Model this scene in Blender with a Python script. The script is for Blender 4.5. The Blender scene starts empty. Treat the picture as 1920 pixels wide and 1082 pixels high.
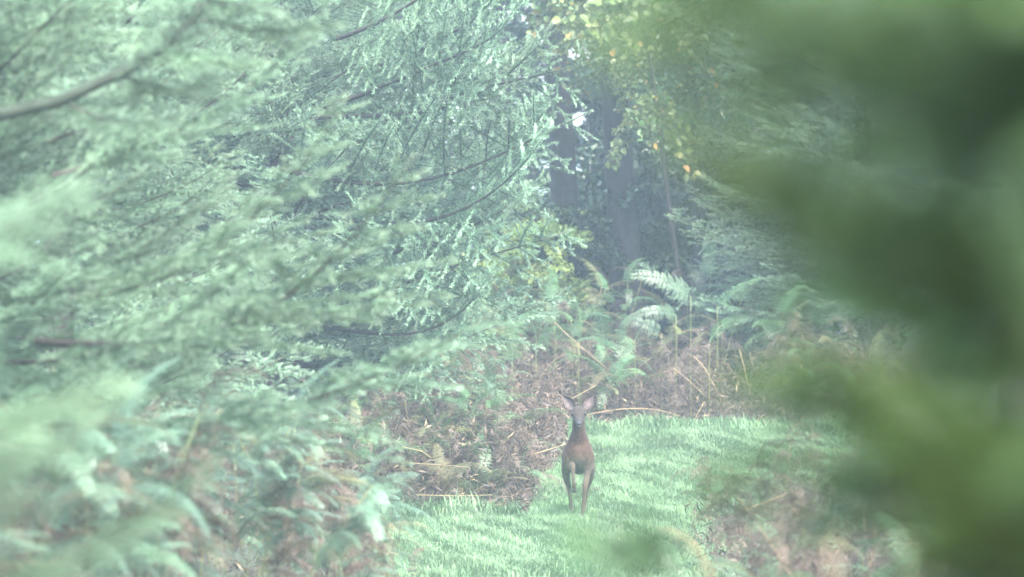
import bpy, math, random
import numpy as np
from mathutils import Vector, Matrix, Euler

S = bpy.context.scene
C = S.collection
R = math.radians
PI = math.pi

# ------------------------------------------------------------------ camera
CAMZ = 2.17
FOC = 50.0
FPX = 10000.0                       # focal length in photograph pixels
cam_d = bpy.data.cameras.new('camera')
cam_d.sensor_width = 36
cam_d.lens = FPX * 36 / 1920
cam_d.clip_start = 0.1
cam_d.clip_end = 3000
cam_d.dof.use_dof = True
cam_d.dof.focus_distance = FOC + .1
cam_d.dof.aperture_fstop = (cam_d.lens / 1000) / 0.062
cam = bpy.data.objects.new('camera', cam_d)
cam.location = (0, 0, CAMZ)
cam.rotation_euler = (R(90), 0, 0)
C.objects.link(cam)
S.camera = cam

# ------------------------------------------------------------------ sky, sun, exposure
SUN_EL, SUN_AZ = R(50), R(152)      # veiled sun behind and right of the camera
w = bpy.data.worlds.new('World')
S.world = w
w.use_nodes = True
nt = w.node_tree
bg = nt.nodes['Background']
sky = nt.nodes.new('ShaderNodeTexSky')
sky.sky_type = 'NISHITA'
sky.sun_disc = False
sky.sun_elevation = SUN_EL
sky.sun_rotation = SUN_AZ
sky.air_density = 1.0
sky.dust_density = 3.0
sky.ozone_density = 1.0
thin = nt.nodes.new('ShaderNodeHueSaturation')      # thin high cloud greys the blue a little
thin.inputs['Saturation'].default_value = .62
nt.links.new(sky.outputs[0], thin.inputs['Color'])
nt.links.new(thin.outputs[0], bg.inputs[0])
bg.inputs[1].default_value = 0.13
sd = bpy.data.lights.new('sun', 'SUN')
sd.energy = 1.5
sd.angle = R(30)
sd.color = (1, .95, .86)
sun = bpy.data.objects.new('sun', sd)
sv = Vector((math.sin(SUN_AZ) * math.cos(SUN_EL), math.cos(SUN_AZ) * math.cos(SUN_EL), math.sin(SUN_EL)))
sun.rotation_euler = sv.to_track_quat('Z', 'Y').to_euler()
sun.location = (0, 30, 30)
C.objects.link(sun)
S.view_settings.view_transform = 'Standard'
S.view_settings.look = 'None'
S.view_settings.gamma = 1
S.view_settings.use_curve_mapping = False
S.view_settings.exposure = 3.05
S.cycles.use_denoising = True
S.cycles.max_bounces = 6
S.cycles.diffuse_bounces = 3
S.cycles.glossy_bounces = 2
S.cycles.transmission_bounces = 3
S.cycles.volume_bounces = 1
S.cycles.caustics_reflective = False
S.cycles.caustics_refractive = False
S.cycles.sample_clamp_indirect = 6
HAZE = 0.0018

# ------------------------------------------------------------------ terrain
TY = [-60, 0, 12, 25, 38, 50, 62, 72, 100, 160, 2500]
TZ = [.9, .5, .2, -.3, -.38, 0, .64, 1.0, 1.7, 2.2, 2.2]
def smooth(a, b, x):
    t = np.clip((np.asarray(x, float) - a) / (b - a), 0, 1)
    return t * t * (3 - 2 * t)
def ground(x, y):
    x = np.asarray(x, float); y = np.asarray(y, float)
    z = np.interp(y, TY, TZ)
    side = smooth(13, 24, y) * (1 - smooth(40, 49, y))
    z = z + .45 * side * smooth(.7, 2.4, -x) + .35 * side * smooth(1.2, 2.8, x)
    amp = 1 - smooth(120, 200, y)
    z = z + amp * (.025 * np.sin(x * 1.7 + y * .6) + .02 * np.sin(x * .9 - y * 1.3 + 2) + .012 * np.sin(x * 4.1 + y * 3.3))
    return z
def gz(x, y): return float(ground(x, y))
def at(px, py, d):                  # a photograph pixel at a distance -> a point of the place
    return Vector(((px - 960) / FPX * d, d, CAMZ - (py - 541) / FPX * d))

# ------------------------------------------------------------------ mesh helpers
def raw_mesh(name, V, T=None, Q=None, tint=None, mats=(), midx=None, smoothf=False, col=None):
    me = bpy.data.meshes.new(name)
    V = np.asarray(V, np.float32).reshape(-1, 3)
    nt_ = 0 if T is None else len(T); nq = 0 if Q is None else len(Q)
    loops = []
    if nt_: loops.append(np.asarray(T, np.int32).ravel())
    if nq: loops.append(np.asarray(Q, np.int32).ravel())
    loops = np.concatenate(loops)
    tot = np.concatenate([np.full(nt_, 3, np.int32), np.full(nq, 4, np.int32)])
    st = np.concatenate([[0], np.cumsum(tot)[:-1]]).astype(np.int32)
    me.vertices.add(len(V)); me.vertices.foreach_set('co', V.ravel())
    me.loops.add(len(loops)); me.loops.foreach_set('vertex_index', loops)
    me.polygons.add(len(tot)); me.polygons.foreach_set('loop_start', st); me.polygons.foreach_set('loop_total', tot)
    if midx is not None: me.polygons.foreach_set('material_index', np.asarray(midx, np.int32))
    if smoothf: me.polygons.foreach_set('use_smooth', np.ones(len(tot), bool))
    me.update(calc_edges=True)
    if tint is not None:
        a = me.attributes.new('tint', 'FLOAT', 'POINT'); a.data.foreach_set('value', np.asarray(tint, np.float32))
    if col is not None:
        a = me.attributes.new('coat', 'FLOAT_COLOR', 'POINT'); a.data.foreach_set('color', np.asarray(col, np.float32).ravel())
    for m in mats: me.materials.append(m)
    return me

class MB:
    def __init__(s): s.V = []; s.T = []; s.Q = []; s.c = []; s.n = 0
    def add(s, V, T=None, Q=None, tint=.5):
        V = np.asarray(V, float).reshape(-1, 3)
        s.V.append(V); s.c.append(np.broadcast_to(np.asarray(tint, float), (len(V),)).copy())
        if T is not None and len(T): s.T.append(np.asarray(T, int).reshape(-1, 3) + s.n)
        if Q is not None and len(Q): s.Q.append(np.asarray(Q, int).reshape(-1, 4) + s.n)
        s.n += len(V)
    def tube(s, pts, rad, k=5, tint=.5, cap=True):
        P = np.asarray(pts, float); n = len(P)
        rad = np.broadcast_to(np.asarray(rad, float), (n,))
        Tn = np.gradient(P, axis=0); Tn /= np.linalg.norm(Tn, axis=1, keepdims=True) + 1e-9
        ref = np.array([0, 0, 1.]) if abs(Tn[:, 2]).mean() < .8 else np.array([1., 0, 0])
        A = np.cross(Tn, ref); A /= np.linalg.norm(A, axis=1, keepdims=True) + 1e-9
        B = np.cross(Tn, A)
        an = np.arange(k) * 2 * PI / k
        V = P[:, None] + rad[:, None, None] * (np.cos(an)[None, :, None] * A[:, None] + np.sin(an)[None, :, None] * B[:, None])
        i = np.arange(n - 1)[:, None] * k; j = np.arange(k)[None]; j2 = (j + 1) % k
        Q = np.stack([i + j, i + j2, i + k + j2, i + k + j], -1).reshape(-1, 4)
        V = V.reshape(-1, 3); T = None
        if cap and k > 3:
            V = np.concatenate([V, P[-1:]]); e = (n - 1) * k
            T = [(e + q, e + (q + 1) % k, n * k) for q in range(k)]
        if np.ndim(tint) == 1 and len(tint) == n:
            tint = np.concatenate([np.repeat(tint, k), np.full(len(V) - n * k, tint[-1])])
        s.add(V, T, Q, tint)
    def mesh(s, name, mats=(), smoothf=False):
        return raw_mesh(name, np.concatenate(s.V), np.concatenate(s.T) if s.T else None, np.concatenate(s.Q) if s.Q else None,
                        np.concatenate(s.c), mats, smoothf=smoothf)

def obj(name, me, parent=None, loc=(0, 0, 0), rot=(0, 0, 0), sc=1, mat=None):
    o = bpy.data.objects.new(name, me); C.objects.link(o)
    if parent is not None: o.parent = parent
    o.location = loc; o.rotation_euler = rot
    o.scale = (sc, sc, sc) if np.isscalar(sc) else sc
    if mat is not None and me is not None:
        for sl in o.material_slots: sl.link = 'OBJECT'; sl.material = mat
    return o
def tag(o, label=None, cat=None, group=None, kind=None):
    if label: o['label'] = label
    if cat: o['category'] = cat
    if group: o['group'] = group
    if kind: o['kind'] = kind
    return o
def thing(name, label, cat, loc, rot=(0, 0, 0), sc=1, group=None):
    o = obj(name, None, None, loc, rot, sc); o.empty_display_size = .2
    return tag(o, label, cat, group)
def norm(v):
    v = np.asarray(v, float); return v / (np.linalg.norm(v) + 1e-9)

# ------------------------------------------------------------------ materials
def N(nt, t, **kw):
    n = nt.nodes.new(t)
    for k, v in kw.items(): setattr(n, k, v)
    return n
def leaf_mat(name, stops, rough=.5, trans=.3, var=.35, hue=.03, spec=.4, noise=6.0):
    m = bpy.data.materials.new(name); m.use_nodes = True; t = m.node_tree; t.nodes.clear(); L = t.links.new
    out = N(t, 'ShaderNodeOutputMaterial')
    at_ = N(t, 'ShaderNodeAttribute', attribute_name='tint')
    ramp = N(t, 'ShaderNodeValToRGB')
    el = ramp.color_ramp.elements
    while len(el) < len(stops): el.new(.5)
    for e, (p, c) in zip(el, stops): e.position = p; e.color = (*c, 1)
    oi = N(t, 'ShaderNodeObjectInfo')
    tc = N(t, 'ShaderNodeTexCoord')
    nz = N(t, 'ShaderNodeTexNoise'); nz.inputs['Scale'].default_value = noise; nz.inputs['Detail'].default_value = 3
    hs = N(t, 'ShaderNodeHueSaturation')
    mr = N(t, 'ShaderNodeMapRange'); mr.inputs[3].default_value = 1 - var; mr.inputs[4].default_value = 1 + var
    mh = N(t, 'ShaderNodeMapRange'); mh.inputs[3].default_value = .5 - hue; mh.inputs[4].default_value = .5 + hue
    mn = N(t, 'ShaderNodeMapRange'); mn.inputs[1].default_value = .3; mn.inputs[2].default_value = .7; mn.inputs[3].default_value = .7; mn.inputs[4].default_value = 1.3
    mul = N(t, 'ShaderNodeMath', operation='MULTIPLY')
    fr = N(t, 'ShaderNodeMath', operation='FRACT'); m7 = N(t, 'ShaderNodeMath', operation='MULTIPLY'); m7.inputs[1].default_value = 7.31
    L(at_.outputs['Fac'], ramp.inputs[0]); L(tc.outputs['Object'], nz.inputs['Vector'])
    L(oi.outputs['Random'], mr.inputs[0]); L(oi.outputs['Random'], m7.inputs[0]); L(m7.outputs[0], fr.inputs[0]); L(fr.outputs[0], mh.inputs[0])
    L(nz.outputs['Fac'], mn.inputs[0]); L(mr.outputs[0], mul.inputs[0]); L(mn.outputs[0], mul.inputs[1])
    L(ramp.outputs[0], hs.inputs['Color']); L(mul.outputs[0], hs.inputs['Value']); L(mh.outputs[0], hs.inputs['Hue'])
    p = N(t, 'ShaderNodeBsdfPrincipled'); p.inputs['Roughness'].default_value = rough; p.inputs['Specular IOR Level'].default_value = spec
    L(hs.outputs[0], p.inputs['Base Color'])
    if trans > 0:
        tr = N(t, 'ShaderNodeBsdfTranslucent'); mx = N(t, 'ShaderNodeMixShader'); mx.inputs[0].default_value = trans
        L(hs.outputs[0], tr.inputs[0]); L(p.outputs[0], mx.inputs[1]); L(tr.outputs[0], mx.inputs[2]); L(mx.outputs[0], out.inputs[0])
    else: L(p.outputs[0], out.inputs[0])
    return m

M = {}
M['spruce'] = leaf_mat('spruce_needles', [(0, (.03, .075, .04)), (.5, (.115, .215, .125)), (1, (.26, .39, .26))], .42, .15, .25, .015, .5)
M['near_needles'] = leaf_mat('dark_near_needles', [(0, (.014, .042, .008)), (.5, (.045, .115, .022)), (1, (.11, .19, .04))], .5, .25, .4, .03, .3)  # dark green with the near conifer's shade put into the colour
M['near_light'] = leaf_mat('light_near_needles', [(0, (.045, .12, .045)), (.5, (.11, .22, .09)), (1, (.19, .31, .14))], .45, .3, .3, .03, .4)  # paler copy: lit conifer sprays put into colour; also the leafy shoot's green
M['near_yellow'] = leaf_mat('yellowing_near_needles', [(0, (.05, .09, .012)), (.5, (.115, .165, .025)), (1, (.19, .235, .045))], .5, .3, .3, .03, .3)
M['near_shade'] = leaf_mat('painted_shade_needles', [(0, (.006, .02, .006)), (.5, (.016, .045, .012)), (1, (.04, .08, .02))], .6, .1, .3, .02, .2)  # darkest copy: shaded gaps between the conifer's sprays put into needle colour
M['near_wood'] = leaf_mat('near_twig_bark', [(0, (.015, .02, .008)), (1, (.05, .05, .025))], .8, 0, .2, .01)
M['spruce_wood'] = leaf_mat('spruce_twig_bark', [(0, (.022, .02, .018)), (1, (.075, .06, .05))], .8, 0, .2, .01)
M['bark'] = leaf_mat('trunk_bark', [(0, (.018, .017, .018)), (1, (.06, .053, .05))], .85, 0, .2, .01, .3, 14)
M['limb_bark'] = leaf_mat('mossy_limb_bark', [(0, (.018, .026, .018)), (1, (.05, .065, .042))], .85, 0, .2, .01, .3, 9)
M['bracken'] = leaf_mat('bracken_green', [(0, (.03, .085, .045)), (.5, (.07, .16, .07)), (1, (.16, .24, .11))], .33, .3, .4, .025, .6)
M['bracken_wet'] = leaf_mat('bracken_wet', [(0, (.03, .09, .05)), (.5, (.085, .17, .10)), (1, (.16, .25, .18))], .4, .25, .3, .02, .6)  # wet green, with reflected sky put into the paler bluish tones
M['bracken_pale'] = leaf_mat('bracken_pale', [(0, (.045, .095, .05)), (.5, (.09, .155, .085)), (1, (.15, .22, .125))], .35, .3, .15, .02, .6)
M['bracken_yellow'] = leaf_mat('bracken_turning', [(0, (.065, .08, .035)), (.5, (.125, .135, .06)), (1, (.20, .19, .095))], .42, .3, .35, .03, .5)
M['bracken_dead'] = leaf_mat('bracken_dead', [(0, (.026, .02, .016)), (.5, (.076, .055, .039)), (1, (.135, .10, .07))], .5, .15, .5, .02, .5)
M['straw'] = leaf_mat('straw_stalk', [(0, (.12, .09, .05)), (1, (.29, .235, .125))], .45, 0, .3, .02)
M['stalk_green'] = leaf_mat('green_stalk', [(0, (.07, .10, .03)), (1, (.16, .18, .07))], .45, 0, .3, .02)
M['grass'] = leaf_mat('grass_blades', [(0, (.06, .11, .05)), (.5, (.135, .235, .118)), (.85, (.215, .315, .17)), (1, (.34, .34, .22))], .45, .4, 0, 0, .35, 1.3)
M['leaf_dark'] = leaf_mat('dark_leaves', [(0, (.018, .045, .025)), (.6, (.045, .095, .04)), (1, (.09, .15, .06))], .33, .22, .3, .02, .6)
M['leaf_autumn'] = leaf_mat('autumn_leaves', [(0, (.06, .12, .045)), (.5, (.14, .19, .07)), (.8, (.24, .25, .10)), (.92, (.42, .31, .09)), (1, (.38, .17, .08))], .4, .35, .2, .02, .5)
M['leaf_sun_tint'] = leaf_mat('sun_tinted_leaves', [(0, (.17, .27, .08)), (1, (.45, .55, .2))], .45, .4, .15, .02)  # bright leaf colour stands in for sunlight on the distant shrub
M['litter'] = leaf_mat('dead_litter', [(0, (.018, .013, .011)), (.5, (.06, .042, .032)), (.9, (.155, .11, .072)), (1, (.34, .27, .16))], .55, .05, 0, 0, .4, 3)

def ground_mat():
    m = bpy.data.materials.new('woodland_soil'); m.use_nodes = True; t = m.node_tree; L = t.links.new
    p = t.nodes['Principled BSDF']; p.inputs['Roughness'].default_value = .9
    tc = N(t, 'ShaderNodeTexCoord')
    n1 = N(t, 'ShaderNodeTexNoise'); n1.inputs['Scale'].default_value = 2.2; n1.inputs['Detail'].default_value = 8
    n2 = N(t, 'ShaderNodeTexNoise'); n2.inputs['Scale'].default_value = 28; n2.inputs['Detail'].default_value = 5
    r = N(t, 'ShaderNodeValToRGB'); e = r.color_ramp.elements
    e[0].position = .35; e[0].color = (.025, .02, .013, 1); e[1].position = .62; e[1].color = (.05, .07, .025, 1)
    mx = N(t, 'ShaderNodeMixRGB', blend_type='MULTIPLY'); mx.inputs[0].default_value = .7
    b = N(t, 'ShaderNodeBump'); b.inputs['Strength'].default_value = .6; b.inputs['Distance'].default_value = .03
    L(tc.outputs['Object'], n1.inputs[0]); L(tc.outputs['Object'], n2.inputs[0]); L(n1.outputs[0], r.inputs[0])
    L(r.outputs[0], mx.inputs[1]); L(n2.outputs[0], mx.inputs[2]); L(mx.outputs[0], p.inputs['Base Color'])
    L(n2.outputs[0], b.inputs['Height']); L(b.outputs[0], p.inputs['Normal'])
    return m
M['soil'] = ground_mat()

# ------------------------------------------------------------------ ground sheet
xs = np.concatenate([[-2000, -400, -100, -40, -20], np.arange(-12, 12.01, .25), [20, 40, 100, 400, 2000]])
ys = np.concatenate([[-500, -60, -20, -8], np.arange(-2, 110, .35), [120, 140, 160, 200, 400, 1000, 2500]])
X, Y = np.meshgrid(xs, ys)
V = np.stack([X, Y, ground(X, Y)], -1).reshape(-1, 3)
nx = len(xs); i = np.arange(len(ys) - 1)[:, None] * nx + np.arange(nx - 1)[None]
Q = np.stack([i, i + 1, i + nx + 1, i + nx], -1).reshape(-1, 4)
g = obj('ground', raw_mesh('ground', V, Q=Q, mats=[M['soil']], smoothf=True, tint=np.full(len(V), .5)))
tag(g, kind='structure')

# ------------------------------------------------------------------ spruce branch prototypes
def spruce_branch(seed, L, dens=620, nl=.022, space=.125, droop=.25, nw=.0042, tsp=1.0):
    rg = np.random.default_rng(seed)
    shoots = []; wood = MB()
    n = 14; s = np.linspace(0, 1, n)
    z = L * (-droop * s * (1 - s) * .9 + .16 * s ** 3)
    yw = L * .03 * np.sin(s * 5 + rg.uniform(0, 6))
    axis = np.stack([s * L, yw, z], 1)
    wood.tube(axis, .013 * L / 2 * (1 - s) + .0025, 5, tint=.3 + .4 * s)
    def pt(u):
        k = u * (n - 1); a = int(min(k, n - 2)); f = k - a
        return axis[a] * (1 - f) + axis[a + 1] * f, norm(axis[a + 1] - axis[a])
    def shoot(p, d, l, bend, r=.0022):
        m = max(3, int(l / .06) + 2); u = np.linspace(0, 1, m)[:, None]
        P = p + d * u * l + np.array(bend) * u ** 2 * l
        wood.tube(P, np.linspace(r, r * .6, m), 3, tint=.5, cap=False)
        shoots.append(P); return P
    shoots.append(axis[int(n * .45):])
    x = L * .10; side = 1
    while x < L * .97:
        u = x / L; p, t = pt(u)
        for sg in (1, -1):
            if rg.random() < .1: continue
            l2 = (.46 * (L - x) * min(1, .45 + u * 2.2) + .12) * rg.uniform(.7, 1.15)
            l2 = min(l2, L * .42)
            an = R(rg.uniform(42, 62)) * sg
            lat = norm(np.cross([0, 0, 1.], t))
            d = norm(t * math.cos(an) + lat * math.sin(an) + np.array([0, 0, rg.uniform(-.14, .12)]))
            P = shoot(p + t * rg.uniform(-.02, .02), d, l2, (t[0] * .18, t[1] * .18, rg.uniform(-.18, .04)), .0035)
            # third order
            w_ = .05; m = len(P)
            while w_ < l2 - .02:
                v = w_ / l2; k = v * (m - 1); a = int(min(k, m - 2)); q = P[a] * (1 - k + a) + P[a + 1] * (k - a)
                tt = norm(P[a + 1] - P[a]); la = norm(np.cross([0, 0, 1.], tt))
                for s2 in (1, -1):
                    if rg.random() < .12: continue
                    l3 = min(.24, .06 + .42 * (l2 - w_) * rg.uniform(.6, 1.1))
                    a3 = R(rg.uniform(35, 60)) * s2
                    d3 = norm(tt * math.cos(a3) + la * math.sin(a3) + np.array([0, 0, rg.uniform(-.22, .18)]))
                    shoot(q, d3, l3, (0, 0, rg.uniform(-.12, .12)), .0018)
                w_ += rg.uniform(.085, .13) * tsp
        if rg.random() < .35:   # hanging or rising twig
            shoot(p, norm([.6, rg.uniform(-.4, .4), rg.choice([-1, .9])]), rg.uniform(.06, .2), (.1, 0, -.1), .002)
        x += rg.uniform(.8, 1.2) * space
    # needles, one thin triangle each
    O = []; D = []; TT = []
    for P in shoots:
        seg = np.diff(P, axis=0); ln = np.linalg.norm(seg, axis=1); tot = ln.sum()
        k = max(6, int(tot * dens)); r = np.sort(rg.random(k)) * tot; cs = np.concatenate([[0], np.cumsum(ln)])
        ii = np.clip(np.searchsorted(cs, r) - 1, 0, len(seg) - 1)
        f = ((r - cs[ii]) / (ln[ii] + 1e-9))[:, None]
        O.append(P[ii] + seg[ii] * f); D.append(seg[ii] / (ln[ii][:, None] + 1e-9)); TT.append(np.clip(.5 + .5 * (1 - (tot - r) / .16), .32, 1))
    O = np.concatenate(O); D = np.concatenate(D); TT = np.concatenate(TT); k = len(O)
    rv = rg.normal(size=(k, 3)); rv[:, 2] += .35; pr = rv - (rv * D).sum(1)[:, None] * D; pr /= np.linalg.norm(pr, axis=1)[:, None] + 1e-9
    an = np.radians(rg.uniform(32, 62, k))[:, None]
    nd = D * np.cos(an) + pr * np.sin(an)
    tip = O + nd * (nl * rg.uniform(.7, 1.15, k))[:, None]
    sd_ = np.cross(nd, rg.normal(size=(k, 3))); sd_ /= np.linalg.norm(sd_, axis=1)[:, None] + 1e-9
    V = np.stack([O + sd_ * nw / 2, O - sd_ * nw / 2, tip], 1).reshape(-1, 3)
    T = np.arange(3 * k).reshape(-1, 3)
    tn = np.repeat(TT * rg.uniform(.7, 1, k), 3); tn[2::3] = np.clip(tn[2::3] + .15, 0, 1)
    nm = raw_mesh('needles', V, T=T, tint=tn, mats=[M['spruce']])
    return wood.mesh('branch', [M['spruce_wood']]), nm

BR = [spruce_branch(10 + i, 2.2, droop=[.25, .1, .35, .2, .05][i]) for i in range(5)]
BRH = [spruce_branch(70 + i, 2.2, droop=[.15, .05, .3][i], dens=950, space=.17, tsp=1.25, nl=.020, nw=.0045) for i in range(3)]
BRS = [spruce_branch(40 + i, 1.0, dens=700, space=.07, droop=[.2, .0, .3][i]) for i in range(3)]

def add_branch(root, z, az, el, L, rg, small=False, roll=0, x=0, y=0, mat=None, rr=.3, wmat=None):
    wd, nd = rg.choice(BRS if small else BR)
    sc = L / (1.0 if small else 2.2)
    b = obj('branch', wd, root, (x, y, z), (roll + rg.uniform(-rr, rr), -el, az), (sc, sc * rg.choice([1, -1]), sc), wmat)
    obj('needles', nd, b, mat=mat)
    return b

def spruce_tree(x, y, h, reach, label, seed, z0=.4, gap=.28, per=6, minaz=None, el0=.05, el1=.75, zmax=None, group=None, cat='spruce tree', small=False, cone=.85, mat=None, rr=.3, wmat=None, mats=None, low=0):
    rg = random.Random(seed); g_ = gz(x, y)
    t = thing('spruce_tree', label, cat, (x, y, g_ - .03), group=group)
    mb = MB(); zz = np.linspace(0, h, 12)
    mb.tube(np.stack([.05 * np.sin(zz * .7 + seed), .05 * np.cos(zz * .5 + seed), zz], 1), (.013 * h + .02) * (1 - zz / h) + .008, 9, tint=.5 + .3 * np.sin(zz * 5))
    obj('trunk', mb.mesh('trunk', [M['bark']], True), t)
    z = z0; k = 0
    while z < min(h * .96, zmax or 99):
        u = z / h
        L = reach * (1 - u) ** cone * rg.uniform(.85, 1.1) + .12
        nb = per if u < .8 else 5
        a0 = rg.uniform(0, 6.3)
        for q in range(nb):
            az = a0 + q * 2 * PI / nb + rg.uniform(-.3, .3)
            Lq = L * rg.uniform(.72, 1.12) * (.82 if z < low else 1)
            add_branch(t, z + rg.uniform(-.12, .12), az, el0 + (el1 - el0) * u + rg.uniform(-.15, .12), Lq, rg, small=small or Lq < .7, mat=rg.choice(mats) if mats else mat, rr=rr, wmat=wmat)
        z += gap * rg.uniform(.8, 1.2)
    return t

# ------------------------------------------------------------------ bracken frond prototypes
def frond(seed, L=.8, pairs=16, maxp=.2, a0=50, curl=70, droop=.35, crump=0.0, twist=.0, pw=.0085):
    rg = np.random.default_rng(seed); mb = MB()
    n = 30; s = np.linspace(0, 1, n); ang = R(a0) - R(curl) * s ** 1.3
    dx = np.cos(ang) * L / (n - 1); dz = np.sin(ang) * L / (n - 1)
    ax = np.stack([np.cumsum(dx) - dx[0], twist * L * s ** 2 + .01 * np.sin(s * 7), np.cumsum(dz) - dz[0]], 1)
    mb.tube(ax, .0035 * (1 - s * .8), 4, tint=.9)
    VV = []; QQ = []; TN = []
    base = 0
    for i in range(pairs):
        u = .08 + .90 * (i / pairs) ** .95
        k = u * (n - 1); a = int(min(k, n - 2)); P = ax[a] * (1 - k + a) + ax[a + 1] * (k - a); T = norm(ax[a + 1] - ax[a])
        Nn = norm(np.cross(T, [0, 1., 0])) * -1
        if Nn[2] < 0 and ang[a] < PI / 2: Nn = -Nn
        for sg in (1, -1):
            pl = maxp * min(1, .55 + u * 3) * (1 - u) ** .75 * rg.uniform(.82, 1.1) + .012
            be = R(rg.uniform(12, 28) + crump * rg.uniform(-40, 30))
            D = norm(np.array([0, sg, 0]) * math.cos(be) + T * math.sin(be) + crump * rg.normal(size=3) * .35)
            m = max(4, int(pl / .0125)); v = (np.arange(m) + .6) / m
            dr = droop * rg.uniform(.7, 1.3)
            cen = P + D * (v * pl)[:, None] + np.array([0, 0, -1.]) * (dr * v ** 2 * pl)[:, None] + (Nn * .12 * pl)[None] * np.sin(v * PI)[:, None]
            if crump: cen = cen + np.cumsum(rg.normal(size=(m, 3)) * .008 * crump, 0)
            if pl > .05: mb.tube(np.concatenate([[P], cen[::max(1, m // 4)]]), .0012, 3, tint=.9, cap=False)
            fw = norm(T - D * (T @ D))
            for s2 in (1, -1):
                ll = (.033 * (maxp / .2) * (1 - v ** 1.6 * .85) * np.minimum(1, .6 + v * 3)) * rg.uniform(.85, 1.1, m)
                d2 = fw * s2 * .93 + D * .42
                d2 = d2 / np.linalg.norm(d2)
                tip = cen + d2 * ll[:, None] + rg.normal(size=(m, 3)) * .0015 - Nn * (ll * (.15 + .9 * crump * rg.random(m)))[:, None]
                mid = cen + (tip - cen) * .45
                wv = np.broadcast_to(D, (m, 3)) * pw * (.5 + .5 * (1 - v))[:, None] * .75
                V = np.stack([cen, mid + wv, tip, mid - wv], 1).reshape(-1, 3)
                q = np.arange(m)[:, None] * 4 + np.array([0, 1, 2, 3])[None]
                VV.append(V); QQ.append(q + base); base += len(V)
                tn = np.clip(.35 + .35 * v + rg.normal(size=m) * .12 + .15 * u, 0, 1); TN.append(np.repeat(tn, 4))
    mb.add(np.concatenate(VV), None, np.concatenate(QQ), np.concatenate(TN))
    return mb.mesh('frond', [M['bracken']])
FG = [frond(1, .85, 17, .20, 55, 75, .3), frond(2, .75, 15, .18, 40, 60, .45, .0, .1), frond(3, .95, 18, .22, 65, 110, .5, 0, -.1),
      frond(4, .6, 14, .15, 35, 40, .25), frond(5, .8, 16, .19, 60, 130, .6, .15)]
FD = [frond(21, .7, 14, .17, 45, 120, .9, .55), frond(22, .6, 13, .15, 20, 110, 1.0, .8), frond(23, .8, 15, .18, 60, 160, .9, .7), frond(24, .55, 12, .13, 50, 90, .8, 1.0)]

def stalk_mesh(seed, h, lean, bend=.15):
    rg = np.random.default_rng(seed); s = np.linspace(0, 1, 8)
    P = np.stack([lean * s ** 1.6 * h, bend * h * np.sin(s * 2.2) * rg.uniform(-.4, .4), s * h], 1)
    mb = MB(); mb.tube(P, .0045 * (1 - .6 * s), 5, tint=.3 + .6 * s)
    return mb.mesh('stalk', [M['straw']], True), P
STK = [stalk_mesh(i, 1.0, l) for i, l in enumerate([.0, .15, .3, .5, .1, .25])]

def short(l):
    return l if len(l.split()) <= 16 else l.replace('dead brown', 'brown').replace('blurred ', '')
def bracken(x, y, h, rg, label, group, green=.5, yellow=.15, lean_az=None, lean=.0, nf=6, fs=1.0, name='bracken_plant', spread=1.0, az_bias=None, z=None, tilt=0, stm=None, gm=None, deadp=.2):
    """a stalk with arching fronds; green / yellow / rest dead"""
    r = rg.random
    t = thing(name, label if isinstance(label, str) else 'bracken', 'bracken', (x, y, (gz(x, y) if z is None else z) - .02), (0, tilt, rg.uniform(0, 6.28) if lean_az is None else lean_az), group=group)
    sm, P = STK[rg.randrange(len(STK))] if lean <= .0 else STK[3 if lean > .3 else 2]
    kind = r(); allg = kind < green; ally = (not allg) and kind < green + yellow
    if callable(label): t['label'] = short(label('green' if allg else 'yellowing' if ally else 'dead brown', x, y, h))
    st = obj('stalk', sm, t, sc=(h, h, h), mat=stm or (M['stalk_green'] if r() < .75 else M['straw']))
    for k in range(nf):
        u = .45 + .55 * (k + .6) / nf if h > .5 else .2 + .8 * (k + .5) / nf
        kk = u * 7; a = int(min(kk, 6)); p = (P[a] * (1 - kk + a) + P[a + 1] * (kk - a)) * h
        az = (k * 2.4 + rg.uniform(-.5, .5)) if az_bias is None else az_bias + rg.uniform(-1.1, 1.1) - t.rotation_euler.z
        g_ = allg; yy = ally
        if r() < deadp or (allg and u < .6 and r() < deadp * 2.5): g_ = False; yy = r() < .3
        fm = FG[rg.randrange(5)] if (g_ or yy) else FD[rg.randrange(4)]
        mat = (gm or M['bracken']) if g_ else M['bracken_yellow'] if yy else M['bracken_dead']
        s_ = fs * rg.uniform(.65, 1.1) * (1.0 - .35 * (u - .5))
        obj('frond', fm, t, p, (rg.uniform(-.5, .5) * spread, rg.uniform(-.25, .6) if u < .95 else -.5, az), s_, mat)
    return t

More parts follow.
